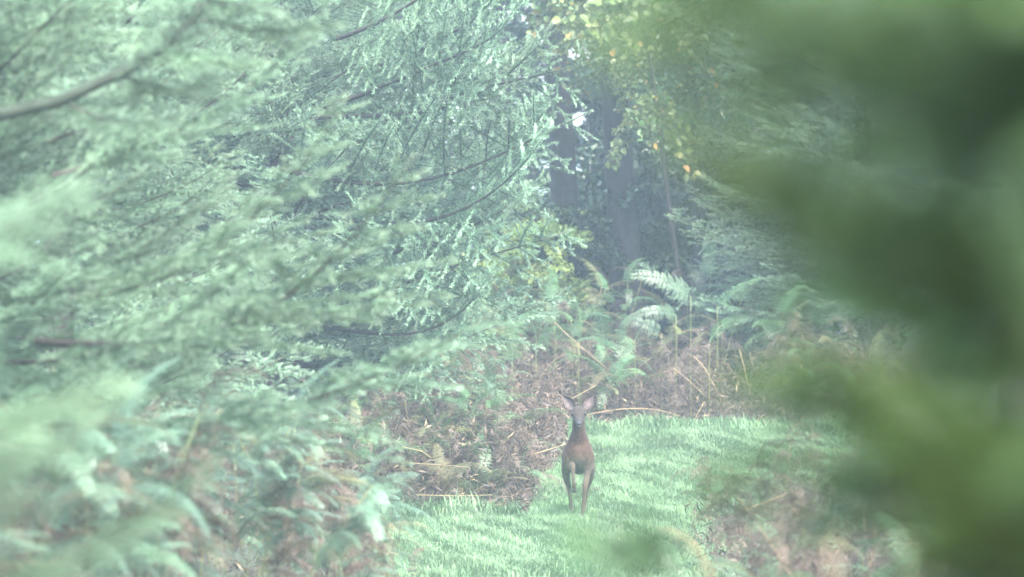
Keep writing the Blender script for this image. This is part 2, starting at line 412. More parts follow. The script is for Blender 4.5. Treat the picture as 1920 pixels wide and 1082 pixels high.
# ------------------------------------------------------------------ broadleaf sprays
def leaf_spray(seed, L=1.1, leaf=.06, n=320, mat='leaf_dark', hang=.2, autumn=0):
    rg = np.random.default_rng(seed); tw = MB()
    s = np.linspace(0, 1, 8); ax = np.stack([s * L, .05 * np.sin(s * 4), -hang * s ** 2 * L + .05 * s], 1)
    tw.tube(ax, .009 * (1 - s) + .002, 4, tint=.4)
    lines = [ax]
    for k in range(14):
        u = .12 + .85 * k / 14; p = ax[0] * 0 + np.array([np.interp(u, s, ax[:, j]) for j in range(3)])
        l = .5 * L * (1 - u * .6) * rg.uniform(.5, 1); an = R(rg.uniform(35, 70)) * (1 if k % 2 else -1)
        d = norm([math.cos(an), math.sin(an), rg.uniform(-.35, .35)]); v = np.linspace(0, 1, 5)[:, None]
        P = p + d * v * l + np.array([0, 0, -hang * .8]) * v ** 2 * l
        tw.tube(P, np.linspace(.004, .0015, 5), 3, tint=.4, cap=False); lines.append(P)
    c = []
    for q in range(n):
        P = lines[rg.integers(len(lines))]; v = rg.random() ** .7 * (len(P) - 1); a = int(min(v, len(P) - 2))
        c.append(P[a] * (1 - v + a) + P[a + 1] * (v - a))
    c = np.array(c) + rg.normal(size=(n, 3)) * .03
    d = rg.normal(size=(n, 3)) + [.5, 0, -.5]; d /= np.linalg.norm(d, axis=1)[:, None]
    nn = rg.normal(size=(n, 3)) * .7 + [0, 0, 1]; b = np.cross(nn, d); b /= np.linalg.norm(b, axis=1)[:, None]; nn = np.cross(d, b)
    l = (leaf * rg.uniform(.6, 1.25, n))[:, None]; wd = l * .36
    V = np.stack([c, c + d * l * .3 + b * wd + nn * wd * .3, c + d * l * .75 + b * wd * .75 + nn * wd * .3, c + d * l,
                  c + d * l * .75 - b * wd * .75 + nn * wd * .3, c + d * l * .3 - b * wd + nn * wd * .3], 1).reshape(-1, 3)
    i = np.arange(n)[:, None] * 6
    Q = np.concatenate([i + [[0, 1, 2, 3]], i + [[0, 3, 4, 5]]])
    tn = rg.random(n) * .75
    if autumn: tn = np.where(rg.random(n) < autumn, rg.uniform(.8, 1, n), tn)
    return tw.mesh('leafy_branch', [M['bark']]), raw_mesh('leaves', V, Q=Q, tint=np.repeat(tn, 6), mats=[M[mat]])
SPD = [leaf_spray(1, 1.2, .095, 300), leaf_spray(2, 1.0, .085, 270, hang=.5), leaf_spray(3, 1.3, .10, 320, hang=.1)]
SPO = [leaf_spray(15, .9, .10, 130, 'leaf_autumn', .7, .03), leaf_spray(16, .8, .085, 120, 'leaf_autumn', .9, .08)]
SPA = [leaf_spray(11, 1.0, .06, 240, 'leaf_autumn', .3, .10), leaf_spray(12, .9, .055, 230, 'leaf_autumn', .6, .14)]
SPP = [leaf_spray(21, .7, .055, 260, 'leaf_sun_tint', .2)]

def broadleaf(x, y, h, cr, label, seed, sprays, nsp=80, trunk_r=.15, z0=1.0, group=None, name='broadleaf_tree', cat='tree', lean=0, side=None, lmin=.4):
    rg = random.Random(seed); t = thing(name, label, cat, (x, y, gz(x, y) - .05), group=group)
    mb = MB(); s = np.linspace(0, 1, 14)
    P = np.stack([lean * s + .12 * np.sin(s * 5 + seed) * h / 9, .1 * np.sin(s * 4 + seed * 2), s * h], 1)
    mb.tube(P, trunk_r * (1 - .8 * s) * (1 + .35 * np.exp(-s * 14)), 12, tint=.4 + .25 * np.sin(s * 17))
    obj('trunk', mb.mesh('trunk', [M['bark']], True), t)
    per = 6
    for k in range(max(1, nsp // per)):
        z = z0 + (h - z0) * rg.random() ** .9
        u = (z - z0) / (h - z0); ln = cr * math.sqrt(max(.08, 1 - (u * 1.05 - .35) ** 2 / .7)) * rg.uniform(.5, 1.05)
        az = rg.uniform(0, 6.28) if side is None else side + rg.uniform(-1.3, 1.3)
        c0 = np.array([np.interp(z / h, s, P[:, j]) for j in range(3)])
        v = np.linspace(0, 1, 7); up = rg.uniform(.15, .8)
        lp = c0 + np.stack([math.cos(az) * v * ln, math.sin(az) * v * ln, up * ln * v - .25 * ln * v ** 2 + .04 * np.sin(v * 9)], 1)
        lb = MB(); lb.tube(lp, trunk_r * .32 * (1 - .85 * v) + .004, 6, tint=.4)
        obj('limb', lb.mesh('limb', [M['bark']], True), t)
        for q in range(per):
            vv = rg.uniform(.25, 1); p = [np.interp(vv, v, lp[:, j]) for j in range(3)]
            wd, lf = rg.choice(sprays)
            b = obj('leafy_branch', wd, t, p, (rg.uniform(-.6, .6), rg.uniform(-.4, .6), az + rg.uniform(-1.5, 1.5)), rg.uniform(.7, 1.25))
            obj('leaves', lf, b)
    return t

# ================================================================== BACKGROUND WOOD
def Xp(px, d): return (px - 960) / FPX * d
dk = 'dark leafed trees in the shade behind the bracken bank'
broadleaf(Xp(1040, 70.2), 70.2, 11, 1.8, 'thick bluish dark trunk beside the right edge of the sharp spruce', 1, SPD, 60, .22, 5.2)
broadleaf(Xp(1162, 69.2), 69.2, 12, 2.2, 'thick dark trunk standing alone in the hazy gap below the yellow leaves', 2, SPD, 60, .23, 6.0)
for i, (px, d, h, cr, ns, z0) in enumerate([(1110, 84, 11, 2.8, 66, .6), (1290, 82, 10, 2.6, 84, .5), (1400, 78, 10, 2.6, 170, .5), (950, 82, 10, 2.4, 150, .8),
        (1210, 92, 12, 3.2, 66, .5), (1010, 95, 12, 3.2, 78, .5), (1380, 94, 12, 3.2, 100, .5), (860, 92, 11, 3, 150, .5),
        (1500, 84, 11, 3, 140, .5), (1640, 90, 11, 3, 120, .5), (700, 88, 11, 3, 100, .5), (1800, 84, 11, 3, 100, .5), (500, 86, 11, 3, 100, .5)]):
    broadleaf(Xp(px, d), d, h, cr, ['hazy dark leaved tree in the middle of the gap behind the bracken', 'dark leaved tree right of the gap, behind the autumn leaves', 'dark leaved tree behind the near conifers, right of the autumn leaves', 'hazy tree just left of the gap behind the sharp spruce', 'farther hazy tree seen deep in the middle of the gap', 'far tree deep in the left side of the gap', 'far tree deep in the right side of the gap', 'far tree hidden mostly by the crown of the sharp spruce', 'hazy tree behind the inner edge of the near dark conifers', 'far tree behind the middle of the near dark conifers', 'far tree behind the left pair of spruces', 'tree behind the right edge of the picture', 'leftmost far tree behind the spruces'][i], 30 + i, SPD, ns, .17, z0, group=dk)
# holly-like understorey
for i, (px, d, h, cr) in enumerate([(1050, 70, 2.7, 1.0), (1130, 72, 2.9, 1.1), (1215, 73, 2.9, 1.1), (1300, 71, 3.0, 1.1), (1390, 72, 3.1, 1.2), (960, 73, 2.3, .8), (1480, 70, 3, 1.2), (1100, 78, 3.6, 1.2), (1260, 79, 3.8, 1.3)]):
    broadleaf(Xp(px, d), d, h, cr, ['dark shrub left of the two thick trunks', 'dark shrub at the foot of the lone thick trunk', 'dark shrub above the fan shaped frond', 'dark shrub above the topmost pale frond', 'dark shrub right of the topmost pale frond', 'low dark shrub behind the yellow green shrub', 'rightmost dark shrub behind the near conifers', 'taller dark shrub deeper in the gap, left', 'taller dark shrub deeper in the gap, right'][i], 60 + i, SPD, 48, .05, .2, name='evergreen_shrub', cat='shrub', group='dark shrubs behind the bracken bank')
broadleaf(Xp(1330, 66.5), 66.5, 6.6, 1.0, 'small oak hanging big pale leaves in front of the dark trunks', 92, SPO, 42, .045, 3.5, name='young_oak', lean=-1.25)
broadleaf(Xp(1000, 68.5), 68.5, 2.25, .5, 'yellow green shrub with sunlight painted into its leaves, in the gap beside the spruce', 90, SPP, 66, .03, 1.2, name='sun_tinted_shrub', cat='shrub')
# tree carrying yellow and orange leaves, upper middle
broadleaf(Xp(1330, 68), 68, 7.5, 1.9, 'pale leaved tree with yellow and orange autumn leaves at the top of the gap', 91, SPA, 110, .09, 4.0, name='autumn_tree', lean=-.2)

# ================================================================== SPRUCES
tA = spruce_tree(-2.45, 55.2, 9.5, 3.3, 'sharply seen pale green spruce whose branch tips point right above the deer', 5, z0=1.25, gap=.27, per=6, zmax=6.6, cone=.6, el0=.0, rr=.9, mats=None)
spruce_tree(-3.2, 37, 9, 2.4, 'spruce standing behind the thick arched limb at the upper left', 6, z0=1.0, gap=.3, per=6, zmax=5.2, cone=.55, rr=.8)
tC = spruce_tree(-3.0, 28.5, 7, 1.95, 'blurred spruce at the left edge with a long thin branch reaching over the dead bracken', 7, z0=1.3, gap=.26, per=6, zmax=4.6, cone=.5, el1=.9, rr=.7)
spruce_tree(-3.0, 67, 10, 2.8, 'hazy spruce standing behind the sharp one', 20, z0=.8, gap=.32, per=7, zmax=7.6, cone=.5)
spruce_tree(4.3, 66, 10, 2.9, 'tall spruce beyond the right end of the bank', 18, z0=1.2, gap=.34, per=7, zmax=7.2, cone=.5)
spruce_tree(6.6, 72, 11, 3.2, 'farthest tall spruce at the right behind the near dark conifers', 19, z0=1.0, gap=.36, per=7, zmax=7.6, cone=.5)
spruce_tree(-4.8, 58, 10, 3, 'tall spruce behind the left pair of spruces', 8, z0=.6, gap=.3, per=7, zmax=7.2, cone=.6)
tD = spruce_tree(2.95, 31, 7, 1.4, 'blurred spruce with drooping twigs at the top right', 9, z0=2.2, gap=.26, per=6, zmax=5.2, cone=.5)
NM = [M['near_needles']] * 4 + [M['near_light']] * 3 + [M['near_yellow']] * 2 + [M['near_shade']] * 2  # mixed per branch to paint lit sprays and dark gaps into the needles
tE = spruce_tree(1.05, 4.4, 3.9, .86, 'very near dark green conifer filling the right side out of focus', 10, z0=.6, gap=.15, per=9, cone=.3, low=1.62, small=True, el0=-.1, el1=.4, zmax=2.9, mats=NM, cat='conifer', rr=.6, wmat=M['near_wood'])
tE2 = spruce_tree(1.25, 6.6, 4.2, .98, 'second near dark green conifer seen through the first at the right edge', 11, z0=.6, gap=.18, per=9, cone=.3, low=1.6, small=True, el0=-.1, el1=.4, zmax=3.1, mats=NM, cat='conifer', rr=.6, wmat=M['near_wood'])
# long single limbs of tree C
rgC = random.Random(3)
def limb_to(tree, p_px, q_px, d0, d1, seed, roll=0, fl=1, pool=None):
    """a long branch of this tree from one point to another"""
    a = at(*p_px, d0); b = at(*q_px, d1); o = tree.location
    v = b - a; L = v.length
    az = math.atan2(v.y, v.x); el = math.asin(v.z / L)
    wd, nd = (pool or BR)[seed % len(pool or BR)]
    sc = L / 2.2
    br = obj('branch', wd, tree, a - o, (roll, -el, az), (sc, sc * fl, sc))
    obj('needles', nd, br); return br
limb_to(tC, (60, 800), (960, 735), 28, 27, 1)
limb_to(tC, (120, 560), (690, 285), 28, 27, 2)
limb_to(tC, (100, 330), (680, 60), 28, 28, 3)
for k, (a, b, c) in enumerate([((600, 190), (1052, 62), 1.1), ((560, 240), (1078, 158), .9), ((640, 330), (1092, 240), 1.2), ((580, 420), (1090, 345), 1.0), ((640, 480), (1050, 425), .8),
        ((680, 120), (1000, -10), 1.1), ((520, 330), (1050, 300), -.9), ((600, 560), (1020, 500), -.8), ((560, 620), (980, 570), 1.0), ((700, 260), (1040, 130), -1.2), ((640, 60), (960, -60), .9)]):
    limb_to(tA, a, b, 54.4, 51.5 + .4 * (k % 3), k, c, 1 if k % 2 else -1, BRH)
limb_to(tC, (80, 640), (820, 470), 28, 26, 0)

rgE = random.Random(8)
for k, (a, b) in enumerate([((2500, 60), (1190, 60)), ((2500, 330), (1270, 120)), ((2500, 500), (1330, 470)), ((2500, 260), (1240, 250)), ((2500, 700), (1420, 610)), ((2500, 1200), (1700, 960))]):
    p, q = at(*a, 4.8), at(*b, 4.6 + .3 * (k % 3)); v = q - p
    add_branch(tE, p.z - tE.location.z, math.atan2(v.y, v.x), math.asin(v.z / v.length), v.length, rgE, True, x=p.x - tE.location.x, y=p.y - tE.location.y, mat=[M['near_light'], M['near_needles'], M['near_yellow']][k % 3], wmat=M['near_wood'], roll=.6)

# thick arched limb at the upper left, a part of tree C
mb = MB()
pp = [(-60, 222), (0, 215), (110, 190), (230, 135), (310, 85), (365, 35), (400, -15), (430, -70)]
P = np.array([at(a, b, 25.6) - tC.location for a, b in pp])
P = np.concatenate([[np.array([0, 0, P[0][2] - .15])], P])
mb.tube(P, np.linspace(.036, .018, len(P)), 8, tint=.2)
tag(obj('arched_limb', mb.mesh('arched_limb', [M['limb_bark']], True), tC), 'thick dark limb arching up to the right')
for k in range(3, 8):
    for s_ in (1, -1):
        add_branch(tC, float(P[k][2]), rgC.uniform(-.9, .4) + (1.6 if s_ > 0 else -.4), rgC.uniform(-.3, .5), .7, rgC, True, x=float(P[k][0]), y=float(P[k][1]))

# sapling whose top veils the left middle
tF = spruce_tree(-1.55, 12, 2.5, 1.25, 'small blurred sapling reaching in from the left edge in front of the spruces', 12, z0=1.45, gap=.2, per=6, cone=.5, el0=.1, el1=.1, zmax=2.1, cat='sapling')

# ================================================================== BRACKEN
rg = random.Random(77)
def where(px, cuts, words):
    for c, w_ in zip(cuts, words):
        if px < c: return w_
    return words[-1]
def lab_back(kind, x, y, h):
    px = 960 + x / y * FPX
    return '%s %s bracken in the %s of the far bank, %s' % ('tall' if h > 1 else 'low', kind, 'back' if y > 65 else 'front',
        where(px, (960, 1050, 1130, 1230, 1330, 1450), ('below the sharp spruce', 'left of the deer head', 'straight behind the deer head', 'just right of the deer head', 'under the pale fronds', 'by the dark hollow', 'behind the near conifers')))
def lab_left(kind, x, y, h):
    px = 960 + x / y * FPX
    return '%s %s bracken in the %s of the left bank, %s' % ('tall' if h > .75 else 'low', kind, 'front' if y < 52.5 else 'middle' if y < 54.5 else 'back',
        where(px, (720, 800, 880, 960), ('far left', 'left of its middle', 'at its middle', 'right of its middle', 'next to the deer')))
def lab_right(kind, x, y, h):
    px = 960 + x / y * FPX
    return 'blurred %s bracken right of the path, %s, %s' % (kind, 'near the camera' if y < 32 else 'halfway to the deer' if y < 40 else 'near the deer',
        where(px, (1450, 1600, 1750), ('at the grass edge', 'further in', 'below the near conifers', 'at the right edge')))
def lab_fore(kind, x, y, h):
    px = 960 + x / y * FPX
    return 'blurred %s%s bracken at lower left, %s, %s' % ('wet ' if kind == 'green' else '', kind, 'nearest' if y < 31 else 'middle distance' if y < 36 else 'far',
        where(px, (60, 220, 380, 540), ('at the left edge', 'near the left edge', 'midway across it', 'towards the grass', 'beside the grass')))
# back bank, behind the deer
gb = 'green and brown bracken plants in the bank behind the deer'
for k in range(92):
    d = rg.uniform(61.4, 67); x = rg.uniform(-1.6, 4.6)
    h = rg.uniform(.5, .85) + .15 * (d - 61.4)
    bracken(x, d, h, rg, lab_back, gb, green=.15 + .13 * (d - 61.4), yellow=.12, nf=10, fs=.9)
# particular fronds standing over that bank
def hero_frond(px, py, d, mesh, mat, label, rot, sc, stalk_h=None, bend=0):
    p = at(px, py, d); zg = gz(p.x, p.y)
    t = thing('bracken_frond', label, 'fern frond', (p.x, p.y, zg - .02))
    mb = MB(); hh = p.z - zg + .02; s = np.linspace(0, 1, 7)
    mb.tube(np.stack([bend * (s ** 2 - 1), 0 * s + .02 * np.sin(s * 5), s * hh], 1) , .006 * (1 - .5 * s), 5, tint=.3 + .5 * s)
    obj('stalk', mb.mesh('stalk', [M['straw'] if mat == M['bracken_dead'] else M['stalk_green']], True), t)
    obj('blade', mesh, t, (0, 0, hh), rot, sc, mat)
    return t
hero_frond(1295, 555, 61.9, FG[0], M['bracken_pale'], 'pale green frond arching left at the top of the bank', (-1.15, -.15, PI), 1.05)
hero_frond(1268, 590, 61.7, FG[2], M['bracken_pale'], 'pale yellowish frond drooping to the left below the topmost frond', (-1.1, .3, PI + .2), .75)
hero_frond(1130, 660, 61.8, FG[3], M['bracken_pale'], 'upright frond spreading its pinnae like a fan above the deer', (0, -1.0, -PI / 2 - .3), 1.15)
hero_frond(1005, 640, 59.8, FG[1], M['bracken_pale'], 'drooping pale frond at the left end of the bank', (.9, -.6, PI * .8), .85)
hero_frond(1265, 690, 61.8, FD[0], M['bracken_dead'], 'reddish brown curled dead frond arching over a dark hollow', (.5, -.5, .1), .95)
hero_frond(1190, 640, 62.0, FG[1], M['bracken_pale'], 'grey green frond leaning right between the fan and the topmost frond', (-1.0, -.5, .5), .8)
hero_frond(1085, 640, 61.6, FG[3], M['bracken'], 'small green upright frond left of the fan shaped frond', (.3, -1.1, PI - .6), .9)
hero_frond(1240, 625, 62.2, FG[4], M['bracken_pale'], 'frond curving down under the drooping yellowish frond', (-1.1, -.2, PI - .2), .8)
hero_frond(1040, 600, 62.5, FG[3], M['bracken_pale'], 'slim pale frond standing beside the yellow green shrub', (.2, -1.2, -1.2), .9)
hero_frond(1330, 640, 61.9, FG[0], M['bracken'], 'green frond spreading right above the dark hollow', (-1.0, -.3, .2), .8)
hero_frond(960, 680, 59.0, FG[3], M['bracken'], 'green frond fanned above the left end of the bank', (.2, -1.1, -2.0), 1.0)
hero_frond(1345, 575, 63.5, FG[1], M['bracken'], 'green frond at the right of the topmost frond', (.6, -.3, .3), .9)
# dark-and-dead bank left of the deer
gl = 'dead and green bracken plants in the bank left of the deer'
for k in range(78):
    d = rg.uniform(51.2, 53.6) if k < 58 else rg.uniform(53.6, 60); u = rg.random()
    xr = .12 + (d - 51.2) * .045 if d < 57 else .55
    x = -1.9 + (xr + 1.9) * u ** .8
    top = 1.25 - .45 * max(0, (x + .4)) - .1 * rg.random()
    h = (.42 + .5 * rg.random()) * top * (1 if d > 52.3 else .62)
    bracken(x, d, h, rg, lab_left, gl, green=.42, yellow=.08, nf=11, fs=.74, az_bias=None)
# right bank, mid distance, blurred
gr = 'blurred bracken plants on the right side of the path'
for k in range(44):
    d = rg.uniform(24, 47) if k < 30 else rg.uniform(25, 33); x = Xp(rg.uniform(1380 - (d - 24) * -2, 1850) if k < 30 else rg.uniform(1270, 1480), d)
    h = rg.uniform(.35, .8) if k < 30 else rg.uniform(.5, .85)
    bracken(x, d, h, rg, lab_right, gr, green=.3, yellow=.1, nf=6, fs=.8, az_bias=PI)
for k in range(22):
    d = rg.uniform(29, 41); x = Xp(rg.uniform(1390, 1660), d)
    bracken(x, d, rg.uniform(.7, 1.5), rg, lab_right, gr, green=.15, yellow=.1, nf=12, fs=.8, spread=1.3)
# left foreground bracken sweeping down to the right
gf = 'blurred bracken plants sweeping down at the lower left'
for k in range(64):
    px = rg.uniform(-120, 690); d = rg.uniform(21, 30) + (px + 120) / 810 * 12; x = Xp(px, d)
    ytop = np.interp(px, [-100, 100, 450, 600, 700], [700, 640, 690, 760, 900]) + rg.uniform(0, 220)
    z = at(px, ytop, d).z; h = max(.3, z - gz(x, d) - .12)
    bracken(x, d, h, rg, lab_fore, gf, green=.68, yellow=.06, nf=15, fs=.8, az_bias=-.15, stm=M['stalk_green'], gm=M['bracken_wet'], deadp=.16)
# near, strongly blurred single plants
bracken(-.72, 8.6, 1.5, rg, 'very blurred pinkish brown dead bracken near the left edge', None, green=0, yellow=0, nf=5, fs=.5)
def leafy_shoot():
    p = at(1170, 1005, 6.0); zg = gz(p.x, p.y); t = thing('leafy_shoot', 'small soft green leafy shoot out of focus just right of the deer hooves', 'shoot', (p.x, p.y, zg - .02))
    mb = MB(); q = np.linspace(0, 1, 7); mb.tube(np.stack([.05 * (1 - q), .02 * np.sin(q * 4), q * (p.z - zg)], 1), .0016, 5); obj('stem', mb.mesh('stem', [M['near_wood']], True), t)
    for k in range(3):
        wd, lf = leaf_spray(51 + k, .085, .034, 15, 'near_light', .3)
        b = obj('twig', wd, t, (0, 0, p.z - zg - .03 + .01 * k), (.3, -.2, k * 2.2)); obj('leaves', lf, b)
leafy_shoot()
hero_frond(1560, 1010, 9, FD[1], M['bracken_dead'], 'blurred brown dead frond below the dark spruce at the lower right', (.3, -.4, PI), .4)
hero_frond(1700, 960, 9.5, FG[1], M['bracken'], 'blurred green frond in the lower right corner', (.3, -.4, PI), .5)
hero_frond(775, 1085, 40, FD[2], M['bracken_dead'], 'orange brown frond tip poking up at the bottom edge', (0, -.9, 1.2), .5)
hero_frond(690, 1050, 41, FD[0], M['bracken_dead'], 'pinkish dead frond above the bottom edge left of the grass', (0, -.7, 1.9), .6)

# pale straw stalks that lie over the banks
def straw(pts, d, r, label, dd=0):
    P = np.array([at(a, b, d + dd * k) for k, (a, b) in enumerate(pts)])
    s = np.linspace(0, 1, len(P)); ss = np.linspace(0, 1, 12)
    P = np.stack([np.interp(ss, s, P[:, j]) for j in range(3)], 1)
    for _ in range(2): P[1:-1] = (P[:-2] + P[1:-1] * 2 + P[2:]) / 4
    o = Vector(P[0]); mb = MB(); mb.tube(P - np.array(o), .78 * r * np.linspace(1, .55, 12), 5, tint=np.linspace(.6, 1, 12))
    return tag(obj('dead_stalk', mb.mesh('dead_stalk', [M['straw']], True), None, o), label, 'stalk')
straw([(1040, 604), (1070, 635), (1100, 660), (1137, 690)], 61.4, .0085, 'straight yellow stalk slanting down above the deer ears')
straw([(1062, 662), (1030, 680), (1010, 712), (996, 748), (1005, 768)], 60.5, .0065, 'thin straw stalk bowed like a hook left of the deer ears')
straw([(960, 802), (1010, 775), (1060, 755), (1118, 722)], 58.6, .0075, 'yellow stalk rising to the right behind the deer head')
straw([(965, 790), (1000, 768), (1052, 752)], 58, .006, 'thin pale stalk just left of the deer head')
straw([(1100, 778), (1160, 766), (1230, 766), (1280, 782)], 61.2, .0075, 'long pale stalk lying to the right of the deer head')
straw([(1204, 764), (1212, 785), (1222, 803)], 61, .005, 'short upright stalk behind the grass edge')
straw([(922, 862), (970, 858), (1015, 848), (1062, 832)], 52.5, .0075, 'pale stalk reaching to the deer shoulder from the left')
straw([(1300, 668), (1322, 690), (1345, 735)], 61.5, .008, 'yellow stalk slanting in front of the dark hollow')
straw([(1262, 690), (1290, 712), (1322, 742)], 61.3, .007, 'yellow stalk leaning below the reddish curled frond')
straw([(1386, 655), (1396, 690), (1402, 720)], 61.5, .007, 'short pale stalk upright at the right end of the bank')
straw([(1405, 660), (1413, 690)], 61.5, .006, 'shortest pale stalk at the right end of the bank')
straw([(1322, 752), (1308, 775), (1300, 792)], 61.2, .006, 'small pale stalk leaning over the grass edge')
straw([(755, 838), (790, 845), (808, 858)], 51.2, .005, 'bent pale twig over the brown bank')
straw([(762, 868), (830, 872), (880, 876)], 51, .006, 'pale horizontal twig in the middle of the brown bank')
straw([(780, 928), (860, 930), (925, 928)], 50.8, .006, 'pale twig lying along the foot of the brown bank')
straw([(640, 925), (670, 950), (705, 955)], 50.8, .006, 'pale broken twig at the left foot of the brown bank')
straw([(1400, 955), (1440, 940), (1475, 925)], 38, .006, 'yellow stalk lying on the bracken right of the path')
straw([(1435, 985), (1490, 972)], 37, .006, 'short yellow stalk below the other one right of the path')
straw([(940, 800), (1035, 745), (1052, 700)], 59.5, .005, 'thin faint stalk crossing behind the left ear')

# a low branch that leans out of the spruce over the bank
# ------------------------------------------------------------------ litter and small debris (stuff)
def litter(n, fx, seed, h=.3, size=.032):
    r = np.random.default_rng(seed)
    x, y, zz = fx(r, n)
    c = np.stack([x, y, ground(x, y) + zz], 1)
    d = r.normal(size=(n, 3)); d /= np.linalg.norm(d, axis=1)[:, None]
    b = np.cross(d, r.normal(size=(n, 3))); b /= np.linalg.norm(b, axis=1)[:, None]; nn = np.cross(d, b)
    l = size * r.uniform(.5, 2.2, n)[:, None]; wd = l * r.uniform(.03, .17, n)[:, None]
    V = np.stack([c - d * l, c + b * wd + nn * l * .2, c + d * l, c - b * wd + nn * l * .2], 1).reshape(-1, 3)
    return V, np.repeat(np.clip(r.beta(2, 2.6, n) + (r.random(n) < .05) * .4, 0, 1), 4)
def f1(r, n):
    y = r.uniform(50.9, 60, n); x = -2.2 + (2.35 + np.clip((y - 51) * .07, 0, .45)) * r.random(n) ** .85
    return x, y, r.random(n) ** 1.6 * .75 * np.clip((y - 50.7) / 1.0, .25, 1)
def f2(r, n):
    y = r.uniform(61, 68, n); x = r.uniform(-1.6, 4.8, n); return x, y, r.random(n) ** 1.8 * (.5 + .05 * (y - 61)) * np.clip((y - 60.8) / .8, .2, 1)
def f3(r, n):
    y = r.uniform(22, 48, n); x = r.uniform(1.55, 3.4, n); return x, y, r.random(n) ** 1.5 * .45
def f4(r, n):
    y = r.uniform(14, 50, n); x = -r.uniform(.9, 3.6, n) - .3; return x, y, r.random(n) ** 1.5 * .4
for nm, f, n, sd_, lb in (('dead_undergrowth', f1, 60000, 1, 0), ('dead_undergrowth', f2, 60000, 2, 0), ('dead_undergrowth', f3, 14000, 3, 0), ('dead_undergrowth', f4, 14000, 4, 0)):
    V, tn = litter(n, f, sd_)
    o = obj(nm, raw_mesh(nm, V, Q=np.arange(len(V)).reshape(-1, 4), tint=tn, mats=[M['litter']]))
    tag(o, ['tangle of dead brown leaves and twigs under the bank left of the deer', 'tangle of dead brown leaves under the bank behind the deer', 'dead brown leaves under the bracken on the right', 'dead leaves under the bracken at the lower left'][sd_ - 1], 'undergrowth', kind='stuff')

# ------------------------------------------------------------------ grass
def grass(n, seed, region, hmin, hmax, name, label, width=.0032):
    r = np.random.default_rng(seed)
    x, y = region(r, n); n = len(x)
    cl = .5 + .28 * np.sin(x * 6.1 + 2.3 * np.sin(y * 1.1)) + .22 * np.sin(y * 1.9 - x * 2.2 + 2 * np.sin(x * 3.3))
    tuft = (r.random(n) < .12)
    hgt = r.uniform(hmin, hmax, n) * (.65 + .6 * cl) * np.where(tuft, 1.35, 1)
    b = np.stack([x, y, ground(x, y) - .01], 1)
    az = r.uniform(0, 2 * PI, n); ln = r.uniform(.15, 1.1, n) * hgt
    # neighbouring blades bend alike
    az = np.where(r.random(n) < .6, 3.2 * np.sin(x * 4.7 + y * .8) + 2.7 * np.cos(y * 1.3 + x * 2.9) + r.normal(size=n) * .8, az)
    dr = np.stack([np.cos(az), np.sin(az), 0 * az], 1)
    sd = np.stack([-np.sin(az + r.normal(size=n) * .8), np.cos(az), 0 * az], 1); sd /= np.linalg.norm(sd, axis=1)[:, None]
    w_ = (width * r.uniform(.6, 1.5, n))[:, None]
    up = np.array([0, 0, 1.])
    m = b + dr * (ln * .35)[:, None] + up * (hgt * .62)[:, None]
    tp = b + dr * ln[:, None] + up * (hgt * r.uniform(.65, 1.0, n))[:, None]
    V = np.stack([b - sd * w_, b + sd * w_, m + sd * w_ * .8, m - sd * w_ * .8, tp], 1).reshape(-1, 3)
    i = np.arange(n)[:, None] * 5
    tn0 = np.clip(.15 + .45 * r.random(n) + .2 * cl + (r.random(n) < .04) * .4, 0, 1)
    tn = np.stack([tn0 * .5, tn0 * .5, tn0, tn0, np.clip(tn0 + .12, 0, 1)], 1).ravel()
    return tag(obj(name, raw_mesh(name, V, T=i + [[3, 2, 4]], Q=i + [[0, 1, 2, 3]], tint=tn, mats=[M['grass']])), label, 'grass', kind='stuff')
def rA(r, n):
    y = r.uniform(43.2, 62.4, n); x = r.uniform(-2.3, 4.3, n)
    lim = np.where(y < 51.2, -9, np.where(y < 57, -.02 + (y - 51.2) * .055, .45)) + .12 * np.sin(y * 5) + r.normal(size=n) * .12
    far = 60.9 + .3 * np.sin(x * 2.2) + .15 * np.sin(x * 7) + r.normal(size=n) * .2
    k = (x > lim) & (y < far); return x[k], y[k]
def rB(r, n):
    y = r.uniform(-1, 44, n); x = r.uniform(-1.1, 1.5, n); return x, y
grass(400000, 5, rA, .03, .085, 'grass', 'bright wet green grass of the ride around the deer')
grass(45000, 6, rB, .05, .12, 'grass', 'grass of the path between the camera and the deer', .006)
def rC(r, n):
    y = r.normal(size=n) * .35 + 60.6 + .3 * np.sin(r.uniform(0, 7)); x = r.uniform(.4, 4.3, n); return x, y
grass(5200, 8, rC, .04, .2, 'tall_grass', 'tall pale grass fringe along the foot of the far bank', .005)
def rD(r, n):
    y = r.uniform(50.6, 51.5, n); x = r.uniform(-1.9, .1, n); return x, y
grass(3200, 9, rD, .07, .20, 'tall_grass', 'tall grass fringe along the foot of the bank left of the deer', .005)

